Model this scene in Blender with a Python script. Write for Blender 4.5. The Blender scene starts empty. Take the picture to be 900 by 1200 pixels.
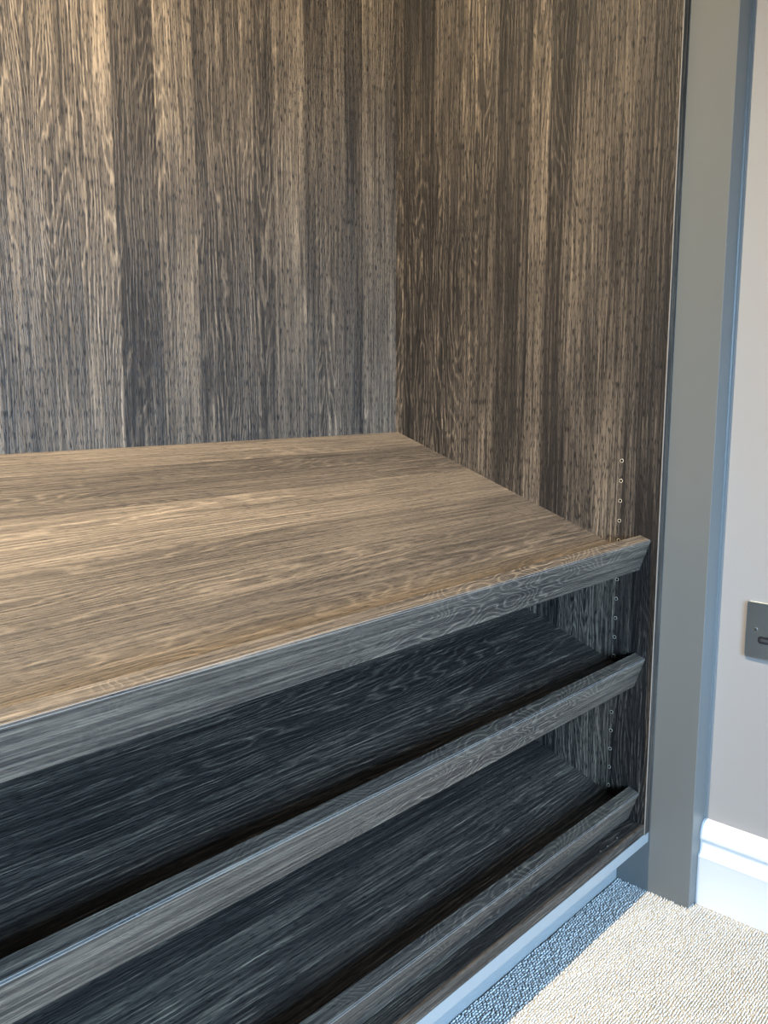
import bpy, bmesh, math, random
import numpy as np
from mathutils import Vector, Matrix

scene = bpy.context.scene
col = scene.collection
R = math.radians

# ------------------------------------------------------------------ camera
F_PX = 985.8
cam_d = bpy.data.cameras.new('camera')
cam = bpy.data.objects.new('camera', cam_d)
col.objects.link(cam)
cam.location = (-1.2250, -1.1201, 0.7046)
cam.rotation_euler = (R(90 - 8.3947), 0, R(-46.7698))
cam_d.sensor_fit = 'HORIZONTAL'
cam_d.sensor_width = 36.0
cam_d.lens = F_PX / 900 * 36.0
cam_d.clip_start = 0.02
scene.camera = cam

vs = scene.view_settings
vs.view_transform = 'Standard'
vs.look = 'None'
vs.gamma = 1
vs.use_curve_mapping = False
vs.exposure = 0.0

# ------------------------------------------------------------------ room sizes
ZF = -0.1238            # floor level (cabinet deck top is z = 0)
ZC = 2.42               # ceiling
XW = 0.0647             # right-hand wall
XL = -3.2               # far left wall
YF = -3.40              # wall with the window, behind the camera
D = 0.5513              # depth of the carcass
YP = 0.6235             # front of the grey post
W = 2.0                 # width of the carcass
HT = 2.20               # height of the carcass
WX0, WX1, WZ0, WZ1 = -2.7, -0.75, 0.40, 1.56

# ------------------------------------------------------------------ sky and lights
world = bpy.data.worlds.new('sky')
scene.world = world
world.use_nodes = True
nt = world.node_tree
nt.nodes.clear()
wo = nt.nodes.new('ShaderNodeOutputWorld')
bg = nt.nodes.new('ShaderNodeBackground')
tc = nt.nodes.new('ShaderNodeTexCoord')
sx = nt.nodes.new('ShaderNodeSeparateXYZ')
rp = nt.nodes.new('ShaderNodeValToRGB')
nt.links.new(tc.outputs['Generated'], sx.inputs[0])
nt.links.new(sx.outputs['Z'], rp.inputs[0])
rp.color_ramp.elements[0].position = 0.0
rp.color_ramp.elements[0].color = (0.05, 0.055, 0.05, 1)
rp.color_ramp.elements[1].position = 0.07
rp.color_ramp.elements[1].color = (0.41, 0.655, 1.0, 1)
nt.links.new(rp.outputs[0], bg.inputs[0])
SKY = 66.0
bg.inputs[1].default_value = SKY
nt.links.new(bg.outputs[0], wo.inputs[0])

def area(name, loc, rot, sx_, sy_, power, color, portal=False):
    l = bpy.data.lights.new(name, 'AREA')
    l.shape = 'RECTANGLE'
    l.size = sx_; l.size_y = sy_
    l.energy = power; l.color = color
    if portal: l.cycles.is_portal = True
    o = bpy.data.objects.new(name, l)
    o.location = loc; o.rotation_euler = rot
    col.objects.link(o)
    return o
# sky portal in the window opening
area('window_portal', ((WX0+WX1)/2, YF-0.05, (WZ0+WZ1)/2), (R(90), 0, 0), WX1-WX0, WZ1-WZ0, 1, (1, 1, 1), True)

WARM = (1.0, 0.83, 0.59)
LAMP = (-1.0, -0.505, HT-0.008)
LAMP_W = 37.0

# ------------------------------------------------------------------ materials
def newmat(name):
    m = bpy.data.materials.new(name)
    m.use_nodes = True
    n = m.node_tree
    n.nodes.clear()
    out = n.nodes.new('ShaderNodeOutputMaterial')
    b = n.nodes.new('ShaderNodeBsdfPrincipled')
    n.links.new(b.outputs[0], out.inputs[0])
    return m, n, b

def math_n(n, op, a, b=None, c=None, clamp=False):
    x = n.nodes.new('ShaderNodeMath'); x.operation = op; x.use_clamp = clamp
    for i, v in enumerate((a, b, c)):
        if v is None: continue
        if isinstance(v, (int, float)): x.inputs[i].default_value = v
        else: n.links.new(v, x.inputs[i])
    return x.outputs[0]

def noise_n(n, vec, scale, detail=2, rough=.5, dist=0):
    x = n.nodes.new('ShaderNodeTexNoise')
    x.inputs['Scale'].default_value = scale
    x.inputs['Detail'].default_value = detail
    x.inputs['Roughness'].default_value = rough
    x.inputs['Distortion'].default_value = dist
    n.links.new(vec, x.inputs['Vector'])
    return x.outputs['Fac']

def comb(n, a, b, c):
    x = n.nodes.new('ShaderNodeCombineXYZ')
    for i, v in enumerate((a, b, c)):
        if isinstance(v, (int, float)): x.inputs[i].default_value = v
        else: n.links.new(v, x.inputs[i])
    return x.outputs[0]

def maprange(n, v, a, b, c, d):
    x = n.nodes.new('ShaderNodeMapRange')
    n.links.new(v, x.inputs[0])
    for i, k in enumerate((a, b, c, d)): x.inputs[i+1].default_value = k
    return x.outputs[0]

def wood(name, vertical, seed, figure=1.0, strips=13.0, tone=1.0, pore=1.0, tonevar=1.0, con=1.0, base=.5, vs_=1.1, streak=.10, strip_list=None, lo=-1):
    """brushed dark oak decor: strips of varied tone, contour figure, fibres and pores"""
    m, n, b = newmat(name)
    t = n.nodes.new('ShaderNodeTexCoord')
    s = n.nodes.new('ShaderNodeSeparateXYZ')
    n.links.new(t.outputs['Object'], s.inputs[0])
    X, Y, Z = s.outputs
    if vertical:
        u = math_n(n, 'ADD', X, math_n(n, 'MULTIPLY', Y, 1.0)); v = Z
    else:
        u = math_n(n, 'ADD', Y, math_n(n, 'MULTIPLY', Z, -1.0)); v = X
    u = math_n(n, 'ADD', u, seed)
    v = math_n(n, 'ADD', v, seed*3.7)
    # irregular strips
    vo = n.nodes.new('ShaderNodeTexVoronoi'); vo.voronoi_dimensions = '1D'
    vo.inputs['Scale'].default_value = strips
    n.links.new(u, vo.inputs['W'])
    sc_ = n.nodes.new('ShaderNodeSeparateColor'); n.links.new(vo.outputs['Color'], sc_.inputs[0])
    r1, r2, r3 = sc_.outputs
    if strip_list:
        # the decor's own strips: [(start, tone)] in metres along the panel
        w0 = math_n(n, 'SUBTRACT', u, seed)
        k = math_n(n, 'DIVIDE', math_n(n, 'SUBTRACT', w0, lo), -lo)
        sr = n.nodes.new('ShaderNodeValToRGB'); sr.color_ramp.interpolation = 'CONSTANT'
        es = sr.color_ramp.elements
        es[0].position = 0; es[0].color = (.5, .5, .5, 1)
        es.remove(es[1])
        for a_, t_ in strip_list:
            x = es.new(min(.999, max(.001, (a_-lo)/-lo))); x.color = (t_, t_, t_, 1)
        n.links.new(k, sr.inputs[0])
        tn = n.nodes.new('ShaderNodeSeparateColor'); n.links.new(sr.outputs[0], tn.inputs[0])
        inside = math_n(n, 'GREATER_THAN', w0, min(a_ for a_, t_ in strip_list)-.001)
        def sw(a_, b_):
            return math_n(n, 'ADD', math_n(n, 'MULTIPLY', a_, math_n(n, 'SUBTRACT', 1.0, inside)), math_n(n, 'MULTIPLY', b_, inside))
        T_ = tn.outputs[0]
        r1 = sw(r1, math_n(n, 'FRACT', math_n(n, 'MULTIPLY', T_, 7.31)))
        r2 = sw(r2, math_n(n, 'FRACT', math_n(n, 'MULTIPLY', T_, 3.17)))
        r3 = sw(r3, T_)
    off = math_n(n, 'MULTIPLY', r1, 9.0)
    # contour figure: low-frequency field stretched along the grain
    f1 = noise_n(n, comb(n, math_n(n, 'MULTIPLY', u, 11.0), math_n(n, 'MULTIPLY', v, vs_), off), 1.0, 2.0, .5)
    wob = noise_n(n, comb(n, math_n(n, 'MULTIPLY', u, 60), math_n(n, 'MULTIPLY', v, 16), off), 1.0, 2, .5)
    k = math_n(n, 'MULTIPLY', f1, math_n(n, 'ADD', math_n(n, 'MULTIPLY', r2, 34*figure), 16*figure))
    fld = math_n(n, 'ADD', math_n(n, 'ADD', k, math_n(n, 'MULTIPLY', u, 120)), math_n(n, 'MULTIPLY', wob, 1.7))
    wave = math_n(n, 'SINE', math_n(n, 'MULTIPLY', fld, 6.2832))
    wave = maprange(n, wave, -1, 1, 0, 1)
    wave = math_n(n, 'POWER', wave, 3.0)
    # fibres and pores
    fib = noise_n(n, comb(n, math_n(n, 'MULTIPLY', u, 420), math_n(n, 'MULTIPLY', v, 7), off), 1.0, 3, .6)
    fib2 = noise_n(n, comb(n, math_n(n, 'MULTIPLY', u, 200), math_n(n, 'MULTIPLY', v, 3), off), 1.0, 2, .55)
    por = noise_n(n, comb(n, math_n(n, 'MULTIPLY', u, 600), math_n(n, 'MULTIPLY', v, 70), 3.0), 1.0, 1, .5)
    porm = maprange(n, por, .54, .66, 0, 1)
    stk = noise_n(n, comb(n, math_n(n, 'MULTIPLY', u, 330), math_n(n, 'MULTIPLY', v, 11), off), 1.0, 2, .6)
    stk = math_n(n, 'MULTIPLY', maprange(n, stk, .60, .70, 0, 1), streak)
    patch = noise_n(n, comb(n, math_n(n, 'MULTIPLY', u, 14), math_n(n, 'MULTIPLY', v, 2.2), off), 1.0, 2, .5)
    fibc = maprange(n, fib, .28, .72, 0, 1)
    # where the figure is strong / weak
    figm = noise_n(n, comb(n, math_n(n, 'MULTIPLY', u, 7), math_n(n, 'MULTIPLY', v, 1.4), 7.0), 1.0, 1, .5)
    figm = maprange(n, figm, .42, .60, .12, 1.15)
    a = math_n(n, 'MULTIPLY', math_n(n, 'SUBTRACT', wave, .3), math_n(n, 'MULTIPLY', figm, .30))
    c = math_n(n, 'MULTIPLY', math_n(n, 'SUBTRACT', fibc, .5), .62)
    d = math_n(n, 'MULTIPLY', math_n(n, 'SUBTRACT', fib2, .5), .6)
    e = math_n(n, 'MULTIPLY', math_n(n, 'SUBTRACT', patch, .5), .75*tonevar)
    g = math_n(n, 'MULTIPLY', math_n(n, 'SUBTRACT', r3, .5), .50*tonevar)
    h = math_n(n, 'MULTIPLY', porm, -.45*pore)
    val = math_n(n, 'ADD', math_n(n, 'ADD', math_n(n, 'ADD', a, c), math_n(n, 'ADD', d, e)),
                 math_n(n, 'ADD', math_n(n, 'ADD', g, h), 0.0))
    val = math_n(n, 'ADD', math_n(n, 'MULTIPLY', math_n(n, 'ADD', val, stk), con), base)
    cr = n.nodes.new('ShaderNodeValToRGB')
    el = cr.color_ramp.elements
    tone *= .62
    el[0].position = 0.0; el[0].color = (.020*tone, .017*tone, .015*tone, 1)
    el[1].position = 1.0; el[1].color = (.44*tone, .348*tone, .255*tone, 1)
    for p_, c_ in ((.28, (.050, .042, .037)), (.5, (.118, .096, .077)), (.75, (.235, .188, .143))):
        x = el.new(p_); x.color = (c_[0]*tone, c_[1]*tone, c_[2]*tone, 1)
    n.links.new(val, cr.inputs[0])
    n.links.new(cr.outputs[0], b.inputs['Base Color'])
    b.inputs['Roughness'].default_value = .42
    n.links.new(maprange(n, val, 0, 1, .50, .36), b.inputs['Roughness'])
    b.inputs['Specular IOR Level'].default_value = .36
    bp = n.nodes.new('ShaderNodeBump')
    bp.inputs['Strength'].default_value = .6
    bp.inputs['Distance'].default_value = .0008
    hh = math_n(n, 'ADD', math_n(n, 'MULTIPLY', fibc, .6), math_n(n, 'ADD', math_n(n, 'MULTIPLY', wave, .5), math_n(n, 'MULTIPLY', porm, -.5)))
    n.links.new(hh, bp.inputs['Height'])
    n.links.new(bp.outputs[0], b.inputs['Normal'])
    return m

def plain(name, color, rough=.5, metal=0, var=.04, scale=30, bump=0, spec=.5):
    m, n, b = newmat(name)
    t = n.nodes.new('ShaderNodeTexCoord')
    f = noise_n(n, t.outputs['Object'], scale, 4, .6)
    mx = n.nodes.new('ShaderNodeMix'); mx.data_type = 'RGBA'
    n.links.new(f, mx.inputs[0])
    mx.inputs[6].default_value = tuple(c*(1-var) for c in color)+(1,)
    mx.inputs[7].default_value = tuple(min(1, c*(1+var)) for c in color)+(1,)
    n.links.new(mx.outputs[2], b.inputs['Base Color'])
    b.inputs['Roughness'].default_value = rough
    b.inputs['Metallic'].default_value = metal
    b.inputs['Specular IOR Level'].default_value = spec
    if bump:
        bp = n.nodes.new('ShaderNodeBump'); bp.inputs['Strength'].default_value = .3
        bp.inputs['Distance'].default_value = bump
        f2 = noise_n(n, t.outputs['Object'], scale*8, 3, .6)
        n.links.new(f2, bp.inputs['Height']); n.links.new(bp.outputs[0], b.inputs['Normal'])
    return m

STRIPS_BACK = [(-0.7601, 0.25), (-0.738, 0.6), (-0.6425, 0.75), (-0.5874, 0.12), (-0.5169, 0.75), (-0.4529, 0.2), (-0.3635, 0.4), (-0.297, 0.72), (-0.2297, 0.3), (-0.185, 0.55), (-0.1361, 0.22), (-0.0917, 0.75)]
STRIPS_SIDE = [(-0.4853, 0.68), (-0.4339, 0.62), (-0.3797, 0.25), (-0.3357, 0.72), (-0.3003, 0.25), (-0.2347, 0.55), (-0.1592, 0.38), (-0.0928, 0.08), (-0.0202, 0.5), (-0.0013, 0.05)]
M_back = wood('dark_oak_back', True, 2.35, 1.0, 12, 1.0, con=.9, base=.52, strip_list=STRIPS_BACK, lo=-.80)
M_side = wood('dark_oak_side', True, 5.10, 1.1, 12, 0.86, con=1.05, base=.49, strip_list=STRIPS_SIDE, lo=-.5513)
M_shelf_lit = wood('dark_oak_shelf_lit', False, 1.20, 1.0, 9, 1.0, .5, .7, .58, .575, 1.1, .15)  # lit copy of the shelf decor: lamplight put into a lighter base
M_shelf2_shaded = wood('dark_oak_shelf_middle_shaded', False, 3.80, 1.0, 9, 1.0, .5, .7, .9, .36, 1.1, .46)  # same decor, shade under the upper shelf painted as a darker base
M_shelf3_shaded = wood('dark_oak_shelf_bottom_shaded', False, 7.30, 1.0, 9, 1.0, .5, .7, .9, .36, 1.1, .46)  # shaded copy again: darker base stands in for shade between shelves
M_lip = wood('dark_oak_lip', False, 8.40, 2.6, 3, 1.0, .2, .5, 1.0, .5, 4.0)
M_edge = plain('pale_edge_line', (.25, .23, .21), .35, 0, .1, 60)
M_band = wood('dark_oak_edge_band', True, 9.6, .3, 4, .9, .3, .5)
M_rail = plain('pale_grey_satin_paint', (.29, .30, .30), .38, 0, .015, 6, .0002)
M_grey = plain('grey_satin_paint', (.128, .135, .132), .38, 0, .015, 6, .0002)
M_wall = plain('warm_grey_wall_paint', (.31, .296, .287), .75, 0, .02, 3, .0006)
M_white = plain('white_gloss_paint', (.76, .77, .77), .3, 0, .01, 5, .0003)
M_ceil = plain('white_ceiling_paint', (.82, .81, .79), .85, 0, .01, 3)
M_chip = plain('raw_chipboard', (.55, .47, .36), .8, 0, .2, 900)
M_black = plain('matt_black', (.012, .012, .014), .5)
M_metal = plain('brushed_nickel', (.50, .55, .57), .34, 1.0, .03, 20)
M_screw = plain('polished_screw', (.75, .76, .77), .22, 1.0)
M_speck = plain('pale_dust', (.4, .4, .39), .8)
M_backing = plain('carpet_backing', (.42, .40, .37), .95, 0, .12, 500)

def carpet_mat():
    m, n, b = newmat('cream_loop_carpet')
    t = n.nodes.new('ShaderNodeTexCoord')
    f = noise_n(n, t.outputs['Object'], 150, 2, .6)
    g = noise_n(n, t.outputs['Object'], 25, 3, .6)
    v = math_n(n, 'ADD', math_n(n, 'MULTIPLY', f, .7), math_n(n, 'MULTIPLY', g, .3))
    cr = n.nodes.new('ShaderNodeValToRGB')
    cr.color_ramp.elements[0].position = .3; cr.color_ramp.elements[0].color = (.49, .50, .495, 1)
    cr.color_ramp.elements[1].position = .65; cr.color_ramp.elements[1].color = (.64, .645, .64, 1)
    n.links.new(v, cr.inputs[0]); n.links.new(cr.outputs[0], b.inputs['Base Color'])
    b.inputs['Roughness'].default_value = .95
    b.inputs['Specular IOR Level'].default_value = .1
    return m
M_carpet = carpet_mat()

def glass_mat():
    m = bpy.data.materials.new('window_glass'); m.use_nodes = True
    n = m.node_tree; n.nodes.clear()
    out = n.nodes.new('ShaderNodeOutputMaterial')
    tr = n.nodes.new('ShaderNodeBsdfTransparent'); tr.inputs[0].default_value = (.95, .97, .96, 1)
    gl = n.nodes.new('ShaderNodeBsdfGlossy'); gl.inputs['Roughness'].default_value = .02
    fr = n.nodes.new('ShaderNodeFresnel'); fr.inputs[0].default_value = 1.45
    mx = n.nodes.new('ShaderNodeMixShader')
    n.links.new(fr.outputs[0], mx.inputs[0]); n.links.new(tr.outputs[0], mx.inputs[1]); n.links.new(gl.outputs[0], mx.inputs[2])
    n.links.new(mx.outputs[0], out.inputs[0])
    return m
M_glass = glass_mat()

def lamp_mat():
    m = bpy.data.materials.new('lit_lamp_lens'); m.use_nodes = True
    n = m.node_tree; n.nodes.clear()
    out = n.nodes.new('ShaderNodeOutputMaterial')
    e = n.nodes.new('ShaderNodeEmission'); e.inputs[0].default_value = WARM+(1,); e.inputs[1].default_value = 6
    n.links.new(e.outputs[0], out.inputs[0])
    return m

# ------------------------------------------------------------------ mesh helpers
def link(name, me, mat, parent=None, loc=(0, 0, 0), rot=(0, 0, 0)):
    o = bpy.data.objects.new(name, me)
    if mat: me.materials.append(mat)
    col.objects.link(o)
    o.location = loc; o.rotation_euler = rot
    if parent: o.parent = parent
    return o

def from_bm(name, bm, mat, parent=None, loc=(0, 0, 0), rot=(0, 0, 0), smooth=False):
    me = bpy.data.meshes.new(name)
    bmesh.ops.recalc_face_normals(bm, faces=bm.faces)
    bm.to_mesh(me); bm.free()
    if smooth:
        for p_ in me.polygons: p_.use_smooth = True
    return link(name, me, mat, parent, loc, rot)

def bm_box(bm, x0, x1, y0, y1, z0, z1):
    vs_ = [bm.verts.new(c) for c in ((x0,y0,z0),(x1,y0,z0),(x1,y1,z0),(x0,y1,z0),(x0,y0,z1),(x1,y0,z1),(x1,y1,z1),(x0,y1,z1))]
    for f in ((0,3,2,1),(4,5,6,7),(0,1,5,4),(1,2,6,5),(2,3,7,6),(3,0,4,7)):
        bm.faces.new([vs_[i] for i in f])

def box(name, x0, x1, y0, y1, z0, z1, mat, parent=None, bev=.0006, seg=2):
    bm = bmesh.new()
    bm_box(bm, x0, x1, y0, y1, z0, z1)
    if bev:
        bmesh.ops.bevel(bm, geom=bm.edges[:], offset=bev, segments=seg, profile=.5, affect='EDGES')
    return from_bm(name, bm, mat, parent)

def prism(name, prof, a0, a1, axis, mat, parent=None, smooth=False):
    """prof: list of 2-D points; axis 'x': prof=(y,z); axis 'y': prof=(x,z)"""
    bm = bmesh.new()
    mk = (lambda a, p_: (a, p_[0], p_[1])) if axis == 'x' else (lambda a, p_: (p_[0], a, p_[1]))
    A = [bm.verts.new(mk(a0, p_)) for p_ in prof]
    B = [bm.verts.new(mk(a1, p_)) for p_ in prof]
    n_ = len(prof)
    for i in range(n_): bm.faces.new((A[i], A[(i+1) % n_], B[(i+1) % n_], B[i]))
    bm.faces.new(A); bm.faces.new(B[::-1])
    return from_bm(name, bm, mat, parent, smooth=smooth)

def empty(name, loc, label, cat, group=None, rot=(0, 0, 0)):
    o = bpy.data.objects.new(name, None); col.objects.link(o)
    o.empty_display_size = .05
    o.location = loc; o.rotation_euler = rot
    o['label'] = label; o['category'] = cat
    if group: o['group'] = group
    return o
def tag(o, label, cat, group=None):
    o['label'] = label; o['category'] = cat
    if group: o['group'] = group
def struct(o, label=None):
    o['kind'] = 'structure'
    if label: o['label'] = label
    return o

# ------------------------------------------------------------------ room shell
struct(box('floor', XL-.1, XW+.1, YF-.1, .1, ZF-.10, ZF-.0045, M_backing, bev=0), 'floor under the cream loop carpet')
struct(box('ceiling', XL-.1, XW+.1, YF-.1, .1, ZC, ZC+.1, M_ceil, bev=0), 'plain white ceiling above the cabinet')
struct(box('wall_right', XW, XW+.1, YF-.1, .1, ZF-.0045, ZC, M_wall, bev=0), 'warm grey painted wall with the socket and white skirting')
struct(box('wall_left', XL-.1, XL, YF-.1, .1, ZF-.0045, ZC, M_wall, bev=0), 'warm grey painted wall on the far left')
struct(box('wall_back', XL, XW, .02, .1, ZF-.0045, ZC, M_wall, bev=0), 'painted wall behind the cabinet')
bm = bmesh.new()
bm_box(bm, XL, WX0, YF-.1, YF, ZF-.0045, ZC)
bm_box(bm, WX1, XW, YF-.1, YF, ZF-.0045, ZC)
bm_box(bm, WX0, WX1, YF-.1, YF, ZF-.0045, WZ0)
bm_box(bm, WX0, WX1, YF-.1, YF, WZ1, ZC)
struct(from_bm('wall_front', bm, M_wall), 'painted wall with the window, behind the camera')
bm = bmesh.new()
fw = .05
for a in ((WX0, WX0+fw, WZ0, WZ1), (WX1-fw, WX1, WZ0, WZ1), (WX0+fw, WX1-fw, WZ0, WZ0+fw), (WX0+fw, WX1-fw, WZ1-fw, WZ1),
          ((WX0+WX1)/2-fw/2, (WX0+WX1)/2+fw/2, WZ0+fw, WZ1-fw)):
    bm_box(bm, a[0], a[1], YF-.08, YF-.02, a[2], a[3])
win = struct(from_bm('window_1', bm, M_white), 'white framed window')
mid = (WX0+WX1)/2
for a, b_ in ((WX0+fw, mid-fw/2), (mid+fw/2, WX1-fw)):
    box('pane', a, b_, YF-.052, YF-.048, WZ0+fw, WZ1-fw, M_glass, win, bev=0)

# skirting on the right-hand wall: flat board, bead, cove and rounded top
def skirt_profile():
    t = .0202
    pts = [(0, ZF-.004), (-t, ZF-.004), (-t, -.0455)]
    pts += [(-t-.0008, -.0435), (-t+.0005, -.0405), (-t+.0035, -.0395)]
    for i in range(1, 8):                       # cove
        a = i/8*math.pi/2
        pts.append((-t+.0035+.0055*math.sin(a)*.6, -.0395+.022*(1-math.cos(a))))
    pts += [(-t+.0055, -.0165), (-t+.0035, -.0150), (-t+.0030, -.0120)]
    for i in range(1, 9):                       # rounded nose
        a = i/8*math.pi/2
        pts.append((-t+.0030+.0142*(1-math.cos(a)), -.0120+.0255*math.sin(a)))
    pts.append((0, .0138))
    return pts
sk = prism('baseboard_right', [(XW+a, z) for a, z in skirt_profile()], -YP-.0004, YF+.0005, 'y', M_white)
bm = bmesh.new(); bm.from_mesh(sk.data)
for f in bm.faces: f.smooth = abs(f.normal.y) < .5
for e_ in bm.edges:
    if len(e_.link_faces) == 2 and e_.calc_face_angle() > R(28): e_.smooth = False
bm.to_mesh(sk.data); bm.free()
struct(sk, 'white moulded skirting board at the foot of the grey wall')

# ------------------------------------------------------------------ carpet pile: loops in rows parallel to the cabinet
def carpet(name, x0, x1, y0, y1, px, py):
    rng = np.random.default_rng(4)
    ny = int((y1-y0)/py); nx = int((x1-x0)/px)
    jj, ii = np.meshgrid(np.arange(ny), np.arange(nx), indexing='ij')
    cx = x0+(ii+.5*(jj % 2))*px + rng.normal(0, px*.10, ii.shape)
    cy = y0+(jj+.5)*py + rng.normal(0, py*.07, ii.shape) + .0006*np.sin(ii*px*40+jj*.3)
    cx = cx.ravel(); cy = cy.ravel(); N = cx.size
    # loop: 3 rings of 6 verts + apex, low dome
    rings = [(1.0, 0.0), (.88, .55), (.5, .92)]
    ang = np.arange(6)*math.pi/3
    V = []
    rx, ry, rz = px*.68, py*.41, .0051
    sx_ = rng.uniform(.88, 1.12, N); sy_ = rng.uniform(.9, 1.08, N); sz_ = rng.uniform(.78, 1.12, N)
    tw = rng.normal(0.10, .10, N)
    verts = np.empty((N, 19, 3), np.float32)
    k = 0
    for r_, z_ in rings:
        for a in ang:
            lx = rx*r_*math.cos(a)*sx_; ly = ry*r_*math.sin(a)*sy_
            verts[:, k, 0] = cx+lx*np.cos(tw)-ly*np.sin(tw)
            verts[:, k, 1] = cy+lx*np.sin(tw)+ly*np.cos(tw)
            verts[:, k, 2] = ZF-.0046+z_*rz*sz_
            k += 1
    verts[:, 18, 0] = cx; verts[:, 18, 1] = cy; verts[:, 18, 2] = ZF-.0046+rz*sz_
    quads = []
    for r_ in range(2):
        for a in range(6):
            b_ = (a+1) % 6
            quads.append((r_*6+a, r_*6+b_, r_*6+6+b_, r_*6+6+a))
    tris = [(12+a, 12+(a+1) % 6, 18) for a in range(6)]
    q = np.array(quads); t_ = np.array(tris)
    base = (np.arange(N)*19)[:, None, None]
    L = np.concatenate([(q[None]+base).reshape(N, -1), (t_[None]+base).reshape(N, -1)], axis=1)
    counts = np.tile(np.array([4]*12+[3]*6), N)
    starts = np.concatenate([[0], np.cumsum(counts)[:-1]])
    me = bpy.data.meshes.new(name)
    me.vertices.add(N*19); me.vertices.foreach_set('co', verts.ravel())
    me.loops.add(L.size); me.loops.foreach_set('vertex_index', L.ravel().astype(np.int32))
    me.polygons.add(counts.size)
    me.polygons.foreach_set('loop_start', starts.astype(np.int32))
    me.polygons.foreach_set('loop_total', counts.astype(np.int32))
    me.polygons.foreach_set('use_smooth', np.ones(counts.size, bool))
    me.update(calc_edges=True)
    return link(name, me, M_carpet)
cp = carpet('carpet_pile', -1.10, XW-.023, -1.25128, -.49885, .0062, .0036)
cp['kind'] = 'stuff'
tag(cp, 'cream woven loop pile carpet in fine rows beside the skirting and cabinet plinth', 'carpet')

# ------------------------------------------------------------------ grey painted frame post (reveal), stands on the floor
post = box('frame_post', .0183, XW-.0045, -YP, -.30, ZF-.004, HT+.02, M_grey, bev=.0011)
tag(post, 'tall grey painted frame post between the dark cabinet and the socket wall', 'frame')
# painted caulk bead closing the corner between post and wall
bd = []
for i in range(7):
    a = i/6*math.pi/2
    bd.append((XW-.0052*math.cos(a)*1.0, -YP+.0045-.0062*math.sin(a)))
bm = bmesh.new()
z0_, z1_ = .0135, HT+.02
A = [bm.verts.new((x, y, z0_)) for x, y in bd+[(XW, -YP+.006)]]
B = [bm.verts.new((x, y, z1_)) for x, y in bd+[(XW, -YP+.006)]]
for i in range(len(A)): bm.faces.new((A[i], A[(i+1) % len(A)], B[(i+1) % len(A)], B[i]))
bm.faces.new(A); bm.faces.new(B[::-1])
from_bm('caulk_bead', bm, M_grey, post)

# ------------------------------------------------------------------ cabinet carcass
cab = empty('wardrobe_cabinet', (-W/2, -D/2, ZF), 'dark brown oak-effect open wardrobe cabinet with vertical grain, on a grey recessed plinth', 'cabinet')
def cadd(o):
    o.parent = cab
    o.matrix_parent_inverse = Matrix.Translation(-Vector(cab.location))
    return o
cadd(box('back_panel', -W, 0, 0, .018, -.018, HT, M_back, bev=0))

# right side panel with its column of drilled shelf-pin holes
HY, HZ, HN, HR = -.4848, .5907, 18, .0026
def side_panel():
    bm = bmesh.new()
    pz = [HZ+.016-.032*i for i in range(HN+1)]
    ya, yb = HY-.010, HY+.010
    z0, z1 = -.018, HT
    y0, y1 = -D, 0
    cache = {}
    def V(x, y, z):
        k = (round(x, 6), round(y, 6), round(z, 6))
        if k not in cache: cache[k] = bm.verts.new(k)
        return cache[k]
    zs = [z0]+pz[::-1]+[z1]
    for i in range(len(zs)-1):
        a, b_ = zs[i], zs[i+1]
        for p_, q_ in ((y0, ya), (yb, y1)):
            bm.faces.new((V(0, p_, a), V(0, q_, a), V(0, q_, b_), V(0, p_, b_)))
        if i == 0 or i == len(zs)-2:
            bm.faces.new((V(0, ya, a), V(0, yb, a), V(0, yb, b_), V(0, ya, b_)))
        else:
            c = (a+b_)/2; ns = 16
            circ = [V(0, HY+HR*math.cos(2*math.pi*k/ns+math.pi/16), c+HR*math.sin(2*math.pi*k/ns+math.pi/16)) for k in range(ns)]
            cn = [V(0, yb, b_), V(0, ya, b_), V(0, ya, a), V(0, yb, a)]   # corners at 45, 135, 225, 315
            for s_ in range(4):
                seg = [circ[(s_*4+1+k) % ns] for k in range(5)]
                # each corner takes the arc centred on the side after it
                bm.faces.new([cn[s_], cn[(s_+1) % 4]]+[seg[4-k] for k in range(5)])
    # outer skin
    for i in range(len(zs)-1):
        a, b_ = zs[i], zs[i+1]
        bm.faces.new((V(.018, y0, a), V(.018, y0, b_), V(.018, y1, b_), V(.018, y1, a)))
        bm.faces.new((V(0, y0, a), V(0, y0, b_), V(.018, y0, b_), V(.018, y0, a)))
        bm.faces.new((V(0, y1, a), V(.018, y1, a), V(.018, y1, b_), V(0, y1, b_)))
    bm.faces.new((V(0, y0, z0), V(.018, y0, z0), V(.018, y1, z0), V(0, y1, z0)) )
    bm.faces.new((V(0, y0, z1), V(0, y1, z1), V(.018, y1, z1), V(.018, y0, z1)))
    me = bpy.data.meshes.new('side_panel'); bm.to_mesh(me); bm.free()
    return link('side_panel', me, M_side)
sp = cadd(side_panel())
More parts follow.
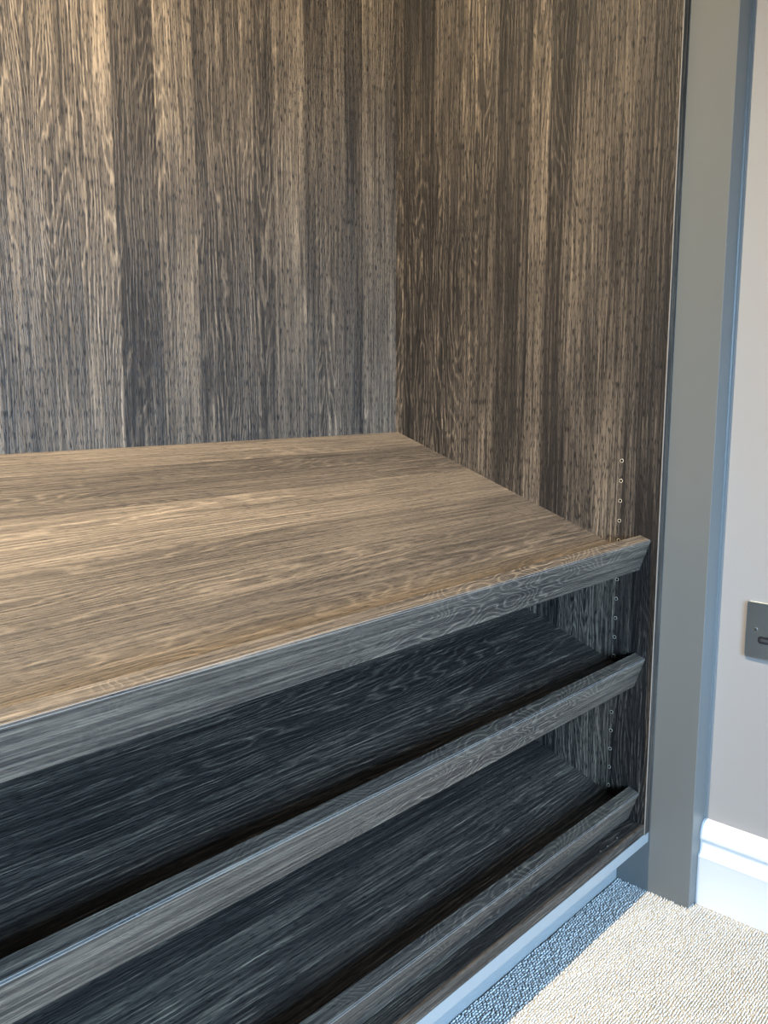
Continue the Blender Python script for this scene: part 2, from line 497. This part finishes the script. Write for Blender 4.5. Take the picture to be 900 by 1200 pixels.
# thin edge line and edge band on the front edge
eb = box('edge_band', .0009, .0180, -D-.0010, -D-.00002, -.018, HT, M_band, bev=0)
el_ = box('edge_line', -.0003, .0007, -D-.0011, -D+.0003, -.0166, HT, M_edge, bev=0)
for o in (eb, el_):
    o.parent = sp; o.matrix_parent_inverse = Matrix.Identity(4)
def sleeve_mesh():
    bm = bmesh.new(); ns = 16
    ro, ri = HR+.00035, HR-.00035
    prof = [(-.0004, ro), (-.0004, ri), (.011, ri), (.011, ro)]
    rings = [[bm.verts.new((x, r_*math.cos(2*math.pi*k/ns), r_*math.sin(2*math.pi*k/ns))) for k in range(ns)] for x, r_ in prof]
    for r_ in range(3):
        for k in range(ns):
            bm.faces.new((rings[r_][k], rings[r_][(k+1) % ns], rings[r_+1][(k+1) % ns], rings[r_+1][k]))
    for k in range(ns): bm.faces.new((rings[0][k], rings[3][k], rings[3][(k+1) % ns], rings[0][(k+1) % ns]))
    bm.faces.new(rings[2]).material_index = 1  # black end cap and bore paint the shade inside the hole
    bm.faces.ensure_lookup_table()
    for k in range(ns, 2*ns): bm.faces[k].material_index = 1
    me = bpy.data.meshes.new('pin_hole'); bmesh.ops.recalc_face_normals(bm, faces=bm.faces); bm.to_mesh(me); bm.free()
    me.materials.append(M_chip); me.materials.append(M_black)
    return me
sm_ = sleeve_mesh()
for i in range(HN):
    o = bpy.data.objects.new('pin_hole', sm_); col.objects.link(o)
    o.parent = sp; o.location = (0, HY, HZ-.032*i)
sl = cadd(box('side_panel', -W-.018, -W, -D, 0, -.018, HT, M_side, bev=.0005))
cadd(box('bottom_panel', -W, -.0002, -D, -.0002, -.018, 0, M_shelf3_shaded, bev=.0012))
cadd(box('top_panel', -W, -.0002, -D, -.0002, HT, HT+.018, M_shelf3_shaded, bev=.0005))
cadd(box('fascia_rail', -W-.018, .0175, -D+.0004, -D+.019, -.0369, -.0182, M_rail, bev=.0006))
cadd(box('plinth', -W-.018, .0175, -.4973, -.479, ZF-.004, -.0372, M_rail, bev=.0004))

# ------------------------------------------------------------------ sloping shoe shelves
A_ = R(19.1785)
def shelf(z_back, mat, label, fl_seed):
    # origin of the empty: shelf top surface at the back panel; local -y runs down the slope
    t = empty('shoe_shelf', (-W/2, 0, z_back), label, 'shelf', 'sloping shoe shelves in the cabinet', (A_, 0, 0))
    h = W/2-.0006
    th = .0185
    T = .5597; lt = .0188; lh = .0338
    b_ = box('shelf_board', -h, h, -T+lt+.0001, -.0070, -th, 0, mat, t, bev=.0004)
    # front lip: upright strip across the end of the board, long edge chamfered pale
    c = .0011
    prof = [(-T, -th), (-T+lt, -th), (-T+lt, lh), (-T+c, lh), (-T, lh-c)]
    lip = prism('front_lip', prof, -h, h, 'x', M_lip, t)
    prof2 = [(-T-.0003, lh-c-.0006), (-T+c+.0004, lh+.0003), (-T+c-.0004, lh-.0008), (-T+.0006, lh-c-.0008)]
    e = prism('edge_line', prof2, -h, h, 'x', M_edge, lip)
    return t
shelf(.6214, M_shelf_lit, 'upper sloping dark oak shoe shelf with a front lip, its top lit warm brown', 1)
shelf(.4300, M_shelf2_shaded, 'middle sloping dark oak shoe shelf in shade, between the upper and bottom ones', 2)
shelf(.2026, M_shelf3_shaded, 'bottom sloping dark oak shoe shelf, its lip resting on the cabinet base', 3)

# ------------------------------------------------------------------ dust crumbs on the cabinet base
rnd = random.Random(3)
for (x, y, r_), w_ in zip(((-.0682, -.5385, .0011), (-.0617, -.5224, .0010), (-.1011, -.5400, .0013), (-.1214, -.5392, .0012)),
                      ('second speck from the right', 'rightmost speck', 'third speck from the right', 'leftmost speck of four')):
    bm = bmesh.new()
    bmesh.ops.create_icosphere(bm, subdivisions=1, radius=r_)
    for v_ in bm.verts: v_.co = Vector((v_.co.x*rnd.uniform(.7, 1.5), v_.co.y*rnd.uniform(.6, 1.2), v_.co.z*.6*rnd.uniform(.8, 1.1)))
    lo = min(v_.co.z for v_ in bm.verts)
    o = from_bm('dust_speck', bm, M_speck, None, (x, y, -lo))
    tag(o, 'tiny pale dust speck on the dark base panel, '+w_, 'dust', 'dust specks on the base panel')

# ------------------------------------------------------------------ wall socket on the right-hand wall
sock = empty('wall_socket', (XW, -.7125, .3413), 'brushed metal wall socket plate on the grey wall', 'socket')
def rrect(w, h, r_, n_=6):
    pts = []
    for cx_, cz_, a0 in ((w/2-r_, h/2-r_, 0), (-w/2+r_, h/2-r_, 90), (-w/2+r_, -h/2+r_, 180), (w/2-r_, -h/2+r_, 270)):
        for i in range(n_+1):
            a = R(a0+90*i/n_); pts.append((cx_+r_*math.cos(a), cz_+r_*math.sin(a)))
    return pts
def plate(name, w, h, r_, x0, x1, mat, parent, cy=0, cz=0, bev=0):
    bm = bmesh.new()
    P = rrect(w, h, r_); P2 = rrect(w-2*bev, h-2*bev, max(r_-bev, .0001)) if bev else P
    xs = [(x0, P), (x1+bev, P), (x1, P2)] if bev else [(x0, P), (x1, P)]
    rg = [[bm.verts.new((x, cy+a, cz+b_)) for a, b_ in Q] for x, Q in xs]
    n_ = len(P)
    for k in range(len(rg)-1):
        for i in range(n_): bm.faces.new((rg[k][i], rg[k][(i+1) % n_], rg[k+1][(i+1) % n_], rg[k+1][i]))
    bm.faces.new(rg[0]); bm.faces.new(rg[-1])
    return from_bm(name, bm, mat, parent)
# face plate 86 mm square, flat, 4 mm thick
plate('face_plate', .086, .0874, .005, 0, -.0042, M_metal, sock, bev=.0006)
for s_ in (1, -1):
    bm = bmesh.new()
    bmesh.ops.create_cone(bm, cap_ends=True, segments=24, radius1=.0031, radius2=.0025, depth=.0008, matrix=Matrix.Rotation(R(-90), 4, 'Y'))
    sc2 = from_bm('screw', bm, M_screw, sock, (-.0045, s_*.0279, .0013))
    sl_ = box('screw_slot', -.00046, -.00038, -.0026, .0026, -.00042, .00042, M_black, sc2, bev=0)
    sl_.rotation_euler = (R(40), 0, 0)
port = plate('port_insert', .048, .0112, .0045, -.0040, -.0046, M_black, sock, cz=-.0138)
ring = plate('contact_strip', .040, .0042, .0008, -.0045, -.0050, plain('dark_grey_plastic', (.05, .055, .06), .4), port, cz=-.0138)

# ------------------------------------------------------------------ downlight in the cabinet roof
dl = empty('recessed_downlight', (LAMP[0], LAMP[1], HT), 'small round warm downlight recessed in the cabinet roof', 'lamp')
bm = bmesh.new()
ns = 32
prof = [(.022, -.0002), (.022, -.004), (.034, -.004), (.036, -.0002)]
RG = [[bm.verts.new((r_*math.cos(2*math.pi*k/ns), r_*math.sin(2*math.pi*k/ns)*.6, z)) for k in range(ns)] for r_, z in prof]
for a in range(3):
    for k in range(ns): bm.faces.new((RG[a][k], RG[a][(k+1) % ns], RG[a+1][(k+1) % ns], RG[a+1][k]))
from_bm('bezel', bm, M_screw, dl)
bm = bmesh.new()
bm.faces.new([bm.verts.new((.0218*math.cos(2*math.pi*k/ns), .0218*.6*math.sin(2*math.pi*k/ns), -.0010)) for k in range(ns)])
from_bm('lens', bm, lamp_mat(), dl)
l = bpy.data.lights.new('downlight_beam', 'SPOT')
l.energy = LAMP_W*12; l.color = WARM; l.shadow_soft_size = .012
l.spot_size = R(142); l.spot_blend = 1.0
o = bpy.data.objects.new('downlight_beam', l); col.objects.link(o)
o.location = (LAMP[0], LAMP[1], LAMP[2]-.012)
o.rotation_euler = (R(19), R(5), 0)      # tilted a little towards the back panel
